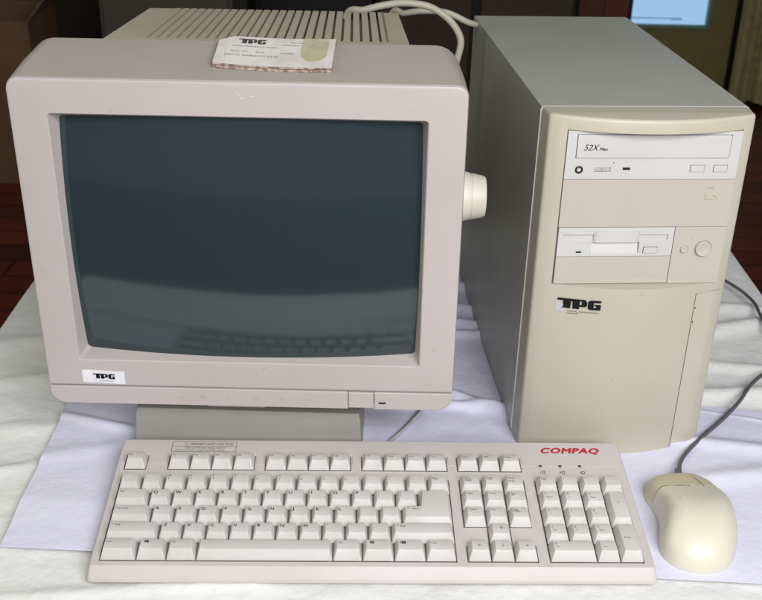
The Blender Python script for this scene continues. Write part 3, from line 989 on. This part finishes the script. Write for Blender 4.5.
for nm, wd, lg in (('control_key', 1.5, small('Ctrl', .0019)), ('menu_key', 1.25, ()), ('alt_key', 1.25, small('Alt', .0019)), ('space_bar', 5.75, ()),
                   ('alt_key', 1.25, small('Alt', .0019)), ('menu_key', 1.35, ()), ('menu_key', 1.35, ()), ('control_key', 1.30, small('Ctrl', .0019))):
    o = key(nm, pos * U, (pos + wd) * U, 0, U, 0, lg)
    if nm == 'menu_key':   # printed four-pane / list symbol
        b = bmesh.new()
        bx0, by0 = pos * U + .0058, .0115
        for i in range(2):
            for j in range(2):
                q = bmesh.new(); box(q, bx0 + i * .0019, bx0 + i * .0019 + .0016, by0 + j * .0015, by0 + j * .0015 + .0012, .0079, .00835); add(b, q)
        for j in range(3):
            box(b, bx0 - .0016 + .0003 * j, bx0 - .0004, by0 + j * .0010, by0 + j * .0010 + .0004, .0079, .0084)
        b.transform(KM)
        obj('key_symbol', b, M['ink'], o, 0)
    pos += wd
# navigation cluster
nav = (('Print\nScreen\nSysRq', 'Scroll\nLock', 'Pause\n\nBreak'), ('Insert', 'Home', 'Page\nUp'), ('Delete', 'End', 'Page\nDown'))
for r_, row in enumerate(nav):
    for k, s in enumerate(row):
        key('key', n0 + k * U, n0 + (k + 1) * U, (4 - r_) * U, (5 - r_) * U, 4 - r_, small(s, .0017, dv=.0010))
key('arrow_key', n0 + U, n0 + 2 * U, U, 2 * U, 1, (('\u2191', .0034, .005, .002, {}),))
for k, s in enumerate('\u2190\u2193\u2192'):
    key('arrow_key', n0 + k * U, n0 + (k + 1) * U, 0, U, 0, ((s, .0030, .0045, .003, {}),))
# number pad
def nk(i, j, top, bot=None, nm='key'):
    lg = [(top, .0024, .0012, .0010, {})]
    if bot: lg.append((bot, .0015, .0022, .0050, dict(bold=.004)))
    key(nm, n1 + i * U, n1 + (i + 1) * U, j * U, (j + 1) * U, j, tuple(lg))
key('key', n1, n1 + U, 4 * U, 5 * U, 4, small('Num\nLock', .0017, dv=.0010))
for i, s in enumerate('/*-'): nk(i + 1, 4, s)
for j, row in ((3, (('7', 'Home'), ('8', '\u2191'), ('9', 'PgUp'))), (2, (('4', '\u2190'), ('5', None), ('6', '\u2192'))), (1, (('1', 'End'), ('2', '\u2193'), ('3', 'PgDn')))):
    for i, (a, b_) in enumerate(row): nk(i, j, a, b_)
key('plus_key', n1 + 3 * U, n1 + 4 * U, 2 * U, 4 * U, 2, (('+', .0026, .005, .010, {}),))
key('number_pad_enter_key', n1 + 3 * U, n1 + 4 * U, 0, 2 * U, 0, small('Enter', .0018, .0025, .013))
key('zero_key', n1, n1 + 2 * U, 0, U, 0, (('0', .0024, .0012, .0010, {}), ('Ins', .0015, .0022, .0050, dict(bold=.004))))
nk(2, 0, '.', 'Del')
# indicator lamps above the number pad
for k, s in enumerate('1A\u2193'):
    u = n1 + .0065 + k * .0178
    q = bmesh.new(); box(q, u, u + .0028, 5 * U + GF + .0062, 5 * U + GF + .0082, 0, .0012, .0003, 1); q.transform(KM)
    obj('indicator_lamp', q, M['ink'], kb, 0)
    v0 = 5 * U + .0088
    b = bmesh.new()
    for q_ in ((.0018, .0046, 0, .0004), (.0018, .0046, .0030, .0034), (.0042, .0046, .0005, .0029), (.0018, .0022, .0005, .0029)):
        box(b, u + q_[0], u + q_[1], v0 + q_[2], v0 + q_[3], .0001, .0003)
    b.transform(KM)
    put_text(b, s, .0026, lambda a, c: K(u - .0006 + a, v0 + .0004 + c, .0003), mat=0)
    obj('lamp_symbol', b, M['ink'], kb, 0)
# maker lettering
b = bmesh.new()
put_text(b, 'COMPAQ', .0070, lambda x, y: K(n1 + .0095 + x, .1308 + y, .0008), mat=0, shear=.28, bold=.052, wide=1.16, spacing=1.12)
obj('maker_lettering', b, M['red'], kb, 0)
# notice label
b = bmesh.new()
lx0, lx1, ly0, ly1 = .0378, .0960, .1290, .1425
q = bmesh.new(); box(q, lx0, lx1, ly0, ly1, .0004, .00075); add(b, q, 0)
for a in ((lx0, lx1, ly1 - .0003, ly1), (lx0, lx1, ly0, ly0 + .0003), (lx0, lx0 + .0003, ly0, ly1), (lx1 - .0003, lx1, ly0, ly1), (lx0, lx1, ly0 + .0072, ly0 + .0075)):
    box(b, *a, .0007, .0009, mat=1)
b.transform(KM)
put_text(b, '\u26a0 IMPORTANT NOTICE', .0027, lambda x, y: K(lx0 + .010 + x, ly0 + .0090 + y, .0009), wide=1.05, bold=.01)
put_text(b, 'FOR COMFORT AND SAFETY', .0018, lambda x, y: K(lx0 + .012 + x, ly0 + .0042 + y, .0009), wide=1.1)
put_text(b, 'READ THE SAFETY AND COMFORT GUIDE', .0016, lambda x, y: K(lx0 + .0035 + x, ly0 + .0014 + y, .0009), wide=1.02)
obj('notice_label', b, [M['kb'], M['ink']], kb, 0)
# cord leaving behind the keyboard (world points -> keyboard space)
kinv = (Matrix.Translation(kb.location) @ Matrix.Rotation(.03495, 4, 'Z')).inverted()
b = bmesh.new()
tube(b, [kinv @ Vector(p) for p in ((.000, .806, .012), (.004, .822, .006), (.0115, .840, .0042), (.0225, .857, .0042), (.0345, .878, .0045), (.046, .902, .0075), (.046, .96, .005), (.03, 1.10, .005), (.06, 1.25, .005))], .0020, 8)
obj('cord', b, M['cord3'], kb, 60)

# ------------------------------------------------------------------ mouse
ms = thing('computer_mouse', 'yellowed curved two button mouse lying beside the keyboard', 'mouse', (.272, .722, .0022))
ctl = [(.2425, .772), (.249, .7810), (.261, .7875), (.276, .7900), (.289, .7880), (.2990, .7790), (.3045, .763), (.3080, .745), (.3080, .724), (.3050, .704), (.2990, .688), (.2890, .6750), (.2755, .6685),
       (.2610, .6680), (.2480, .6735), (.2405, .683), (.2385, .694), (.2405, .707), (.2440, .722), (.2455, .738), (.2435, .752), (.2412, .763)]
def closed(ct, sub):
    P = [Vector(p) for p in ct]; n_ = len(P); Q = []
    for i in range(n_):
        p0, p1, p2, p3 = P[i - 1], P[i], P[(i + 1) % n_], P[(i + 2) % n_]
        for k in range(sub):
            t_ = k / sub
            Q.append(.5 * ((2 * p1) + (p2 - p0) * t_ + (2 * p0 - 5 * p1 + 4 * p2 - p3) * t_ * t_ + (3 * p1 - p0 - 3 * p2 + p3) * t_ ** 3))
    return Q
ol = closed(ctl, 14)
cc = Vector((.2740, .722))
def seg_d(p, a, b_):
    a, b_ = Vector(a), Vector(b_); d = b_ - a
    t_ = max(0, min(1, (p - a).dot(d) / d.length_squared))
    return (p - (a + d * t_)).length
def crossline(x):   # y of the seam behind the buttons
    return .7500 + .004 * (x - .243) / .06
SX0, SX1 = (.2785, .796), (.2870, .7535)
NR = 170
verts = []
def mz(p, s):
    # height of the shell crown at ring parameter s (0 rim, 1 centre)
    y = p.y
    t_ = (y - .668) / (.787 - .668)
    crown = .0195 + .0150 * math.exp(-((t_ - .36) / .36) ** 2)
    return crown
bmB, bmL, bmR = bmesh.new(), bmesh.new(), bmesh.new()
ring = []
for k in range(NR + 1):
    s = k / NR
    th = s * math.pi / 2
    # superelliptic dome: vertical wall then soft crown
    cth, sth = math.cos(th), math.sin(th)
    row = []
    for q in ol:
        front = max(0, min(1, (q.y - .750) / .03))
        bl_ = max(0, min(1, (q.y - .690) / .06)); bl_ = bl_ * bl_ * (3 - 2 * bl_)
        r_ = cth ** (.60 - .28 * bl_)
        zz = sth ** (.80 - .18 * bl_)
        p = cc + (q - cc) * r_
        h_ = mz(p, s) * zz
        g_ = min(abs(p.y - crossline(p.x)), seg_d(p, SX0, SX1) if p.y > crossline(p.x) else 9)
        if s > .05:
            if g_ < .00065: h_ -= .0028
            if p.y > crossline(p.x) + .0007: h_ -= .0003
        row.append(Vector((p.x - .272, p.y - .722, h_)))
    ring.append(row)
nn_ = len(ol)
def inreg(c):
    p = Vector((c.x + .272, c.y + .722))
    if p.y < crossline(p.x) or c.z < .0045: return bmB
    sx = SX0[0] + (SX1[0] - SX0[0]) * (p.y - SX0[1]) / (SX1[1] - SX0[1])
    return bmL if p.x < sx else bmR
vmap = {}
def gv(b, k, i):
    if (id(b), k, i) not in vmap: vmap[(id(b), k, i)] = b.verts.new(ring[k][i])
    return vmap[(id(b), k, i)]
for k in range(NR):
    for i in range(nn_):
        j = (i + 1) % nn_
        c = (ring[k][i] + ring[k + 1][i] + ring[k][j]) / 3
        b = inreg(c)
        if k == NR - 1:
            b.faces.new((gv(b, k, i), gv(b, k, j), gv(b, k + 1, 0)))
        else:
            b.faces.new((gv(b, k, i), gv(b, k, j), gv(b, k + 1, j), gv(b, k + 1, i)))
bmB.faces.new([gv(bmB, 0, i) for i in range(nn_)])
for b, nm, mm_ in ((bmB, 'body', M['mouse']), (bmL, 'left_button', M['mbtn']), (bmR, 'right_button', M['mbtn'])):
    obj(nm, b, mm_, ms, 60)
gp_ = []
for k in range(7):
    x = .2500 + k * .0040
    y = crossline(x)
    near = sorted((v for row in ring[12:] for v in row if .0008 < abs(v.y + .722 - y) < .002 and abs(v.x + .272 - x) < .002), key=lambda v: abs(v.x + .272 - x))[:6]
    if near:
        gp_.append((x - .272, y - .722, sum(v.z for v in near) / len(near) - .00035))
b = bmesh.new(); tube(b, gp_, .00042, 6); obj('seam_shade', b, M['gap'], ms, 60)  # dark tube stands in for the shade in the button seam
minv = Matrix.Translation(ms.location).inverted()
for (x, y, r0) in ((.2575, .722, .0011), (.2590, .726, .0006), (.2560, .706, .0006), (.2435, .7665, .0008)):
    best = min((v for row in ring[20:] for v in row), key=lambda v: (v.x + .272 - x) ** 2 + (v.y + .722 - y) ** 2)
    b = bmesh.new(); bmesh.ops.create_uvsphere(b, u_segments=8, v_segments=5, radius=r0)
    for v in b.verts: v.co.z *= .2
    b.transform(Matrix.Translation(best) @ Matrix.Rotation(.4, 4, 'X') @ Matrix.Rotation(-.5, 4, 'Y'))
    obj('dirt_speck', b, M['dent'], ms, 60)
obj_c = bmesh.new()
tube(obj_c, [minv @ Vector(p) for p in ((.274, .765, .012), (.2765, .786, .0118), (.2795, .800, .0100), (.2850, .8165, .0070), (.2985, .8390, .0052), (.322, .8675, .0052), (.345, .892, .0068), (.3713, .925, .0078), (.3942, .960, .0078), (.4145, .984, .0068), (.445, 1.01, .006), (.462, 1.045, .006), (.455, 1.09, .006), (.457, 1.13, .007), (.459, 1.165, .007), (.449, 1.205, .007), (.425, 1.25, .006), (.36, 1.32, .006), (.27, 1.34, .006))], .0020, 10)
obj('cord', obj_c, M['cord'], ms, 60)
b = bmesh.new(); lathe(b, [(.0034, -.006), (.0034, .002), (.0028, .006), (.0022, .009)], 'y', 16, (.0042, .0660, .0100)); obj('cord_sleeve', b, M['cord'], ms, 40)

# ------------------------------------------------------------------ cables behind the monitor
b = bmesh.new()
tube(b, [(-.05, 1.19, .24), (-.048, 1.17, .335), (-.025, 1.15, .350), (.007, 1.15, .3575), (.030, 1.15, .3575), (.048, 1.15, .353), (.066, 1.15, .341), (.0785, 1.15, .322), (.0765, 1.15, .300), (.066, 1.15, .26), (.05, 1.16, .16), (.03, 1.2, .01)], .0038, 12)
o = obj('video_cable', b, M['cord2'], None, 60); tag(o, 'thick beige cable arching nearest behind the monitor, left of the tower', 'cable')
b = bmesh.new()
tube(b, [(-.02, 1.24, .20), (.0, 1.22, .325), (.018, 1.20, .3375), (.040, 1.20, .3405), (.065, 1.20, .3395), (.088, 1.20, .330), (.110, 1.22, .318), (.15, 1.26, .28), (.17, 1.29, .15), (.17, 1.31, .01)], .0034, 12)
o = obj('power_cable', b, M['cord2'], None, 60); tag(o, 'thinner beige cable passing lower and farther back, ending behind the tower', 'cable')

# ------------------------------------------------------------------ room behind
FZ = -.75
bm = bmesh.new(); box(bm, -5, 5, -2.5, 5.2, FZ - .05, FZ); struct('floor', bm, M['floor'])
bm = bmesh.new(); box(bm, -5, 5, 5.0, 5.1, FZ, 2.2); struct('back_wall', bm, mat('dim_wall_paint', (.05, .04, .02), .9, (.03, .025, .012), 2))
dr = thing('glazed_door', 'olive brown door with a pale blue daylit pane behind the tower', 'door', (1.30, 4.86, FZ), .03)
bm = bmesh.new()
lw = .335   # pane opening bottom above floor
for a in ((-.29, -.225, -.02, .03, 0, 2.0), (.155, .27, -.02, .03, 0, 2.0), (-.225, .155, -.02, .03, 0, lw), (-.225, .155, -.02, .03, 1.7, 2.0)):
    box(bm, *a, .002, 1)
obj('door_leaf', bm, M['wall'], dr, 0)
bm = bmesh.new()
for a in ((-.225, -.210, -.032, 0, lw, 1.7), (.140, .155, -.032, 0, lw, 1.7), (-.210, .140, -.032, 0, lw, lw + .016), (-.210, .140, -.032, 0, 1.684, 1.7)):
    box(bm, *a, .002, 1)
obj('pane_frame', bm, M['frame'], dr, 0)
bm = bmesh.new(); box(bm, -.212, .142, .002, .008, lw + .01, 1.69); obj('pane', bm, M['pane'], dr, 0)
bm = bmesh.new(); box(bm, -.212, .03, -.012, -.004, lw + .040, lw + .046); box(bm, -.02, .03, -.014, -.003, lw + .036, lw + .044); obj('glazing_bar', bm, emit('self_lit_bar', (.13, .24, .42), 1.0), dr, 0)  # bar emits by itself, standing in for light through the pane
# curtain
bm = bmesh.new(); nxc = 60; rows = []
for j in range(2):
    rows.append([])
for i in range(nxc + 1):
    x = .26 * i / nxc
    y = .03 * math.sin(x * 75 + .6 * math.sin(x * 20)) + .01 * math.sin(x * 200)
    for j, z in enumerate((.035, 1.9)):
        rows[j].append(bm.verts.new((x - .02 * (j == 0) * 0, y * (1 if j == 0 else .6), z)))
for i in range(nxc):
    bm.faces.new((rows[0][i], rows[0][i + 1], rows[1][i + 1], rows[1][i]))
cu = obj('curtain', bm, M['curtain'], None, 80)
cu.location = (1.56, 4.72, FZ)
m_ = cu.modifiers.new('thick', 'SOLIDIFY'); m_.thickness = .004
tag(cu, 'olive curtain hanging in folds to the right of the daylit door', 'curtain')
bm = bmesh.new(); box(bm, -.42, .42, 0, .4, 0, 1.3, .004, 1)
cab = thing('dark_cabinet', 'dark brown wooden cabinet far behind the cables', 'cabinet', (.36, 4.45, FZ))
obj('body', bm, M['darkwood'], cab, 0)
for sx in (-1, 1):
    bm = bmesh.new(); box(bm, sx * .21 - .19, sx * .21 + .19, -.018, -.001, .06, 1.24, .003, 1); obj('door', bm, M['darkwood'], cab, 0)
rc = thing('red_cabinet', 'reddish brown wooden cabinet between the dark cabinet and the glazed door', 'cabinet', (.92, 4.6, FZ))
bm = bmesh.new(); box(bm, -.13, .125, 0, .3, 0, 1.2, .004, 1); obj('body', bm, M['redwood'], rc, 0)
bm = bmesh.new(); box(bm, -.11, .105, -.016, -.001, .05, 1.15, .003, 1); obj('door', bm, M['redwood'], rc, 0)
bm = bmesh.new(); lathe(bm, [(.012, -.03), (.012, -.018), (.006, -.016)], 'y', 16, (.085, 0, .62)); obj('handle', bm, M['black'], rc, 0)
# open carton on the left
bx = thing('cardboard_box', 'open brown cardboard box on the floor behind the left of the monitor', 'box', (-1.62, 3.5, FZ), .04)
bm = bmesh.new()
w_, d_, h_ = .42, .36, .57
for a in ((-w_, w_, 0, .008, 0, h_), (-w_, w_, d_ - .008, d_, 0, h_), (-w_, -w_ + .008, .008, d_ - .008, 0, h_), (w_ - .008, w_, .008, d_ - .008, 0, h_), (-w_ + .008, w_ - .008, .008, d_ - .008, 0, .008)):
    box(bm, *a)
obj('walls', bm, M['carton'], bx, 0)
bm = bmesh.new()
loft(bm, [[(w_ - .002, 0, h_), (w_ + .005, 0, h_), (w_ + .005, d_, h_), (w_ - .002, d_, h_)], [(w_ + .07, .01, h_ + .09), (w_ + .077, .01, h_ + .09), (w_ + .077, d_ - .01, h_ + .10), (w_ + .07, d_ - .01, h_ + .10)]])
obj('flap', bm, M['carton'], bx, 0)
# dull metal cabinet
fc = thing('metal_cabinet', 'dull olive grey metal cabinet behind the top left corner of the monitor', 'cabinet', (-.80, 3.75, FZ), 0)
bm = bmesh.new(); box(bm, -.22, .25, 0, .4, .02, 1.25, .004, 2); obj('body', bm, M['cabinet'], fc, 30)
for k in range(3):
    bm = bmesh.new(); box(bm, -.205, .235, -.016, -.001, .06 + k * .395, .44 + k * .395, .003, 1); dw = obj('drawer', bm, M['cabinet'], fc, 30)
    bm = bmesh.new(); tube(bm, [(-.05, -.016, .30 + k * .395), (-.045, -.04, .30 + k * .395), (.045, -.04, .31 + k * .395), (.05, -.016, .31 + k * .395)], .006, 8); obj('handle', bm, M['black'], dw, 40)
# a tall dark cupboard added where the view behind the monitor is only dark
bm = bmesh.new(); box(bm, -.24, .24, 0, .4, 0, 1.35, .004, 1)
bc = thing('black_backdrop', 'nearly black cupboard added for the dark room behind the monitor vents', 'backdrop', (-.31, 4.4, FZ))
obj('body', bm, mat('backdrop_black', (.012, .010, .008), .5), bc, 0)
bm = bmesh.new(); box(bm, -.22, .22, -.016, -.001, .05, 1.3, .003, 1); obj('door', bm, mat('backdrop_black_panel', (.014, .011, .009), .45), bc, 0)

# ------------------------------------------------------------------ light
w = bpy.data.worlds.new('World'); S.world = w; w.use_nodes = True
w.node_tree.nodes['Background'].inputs['Color'].default_value = (.92, .95, 1.0, 1)
w.node_tree.nodes['Background'].inputs['Strength'].default_value = .13
def area(name, loc, target, sx, sy, power, col):
    l = bpy.data.lights.new(name, 'AREA'); l.shape = 'RECTANGLE'; l.size = sx; l.size_y = sy; l.energy = power; l.color = col
    o = bpy.data.objects.new(name, l); C.objects.link(o); o.location = loc
    d = Vector(target) - Vector(loc)
    o.rotation_euler = d.to_track_quat('-Z', 'Y').to_euler()
    return o
area('window_light', (.42, -.36, .92), (.0, .85, .08), 1.0, .7, 26.5, (.98, .975, 1.0))
area('added_glint', (.30, -.10, 1.05), (.15, .8, .05), .07, .10, 1.1, (1.0, .98, .95))  # small unseen source added for glossy highlights
area('left_fill', (-1.1, .45, 1.05), (.12, 1.0, .1), 1.2, 1.0, 5.0, (1.0, .98, .84))  # fill added for room bounce, brightens the tower's left side

S.render.engine = 'CYCLES'
S.view_settings.view_transform = 'Standard'
S.view_settings.look = 'None'
S.view_settings.exposure = 0
S.view_settings.gamma = 1
S.render.resolution_x = 1024
S.render.resolution_y = 806
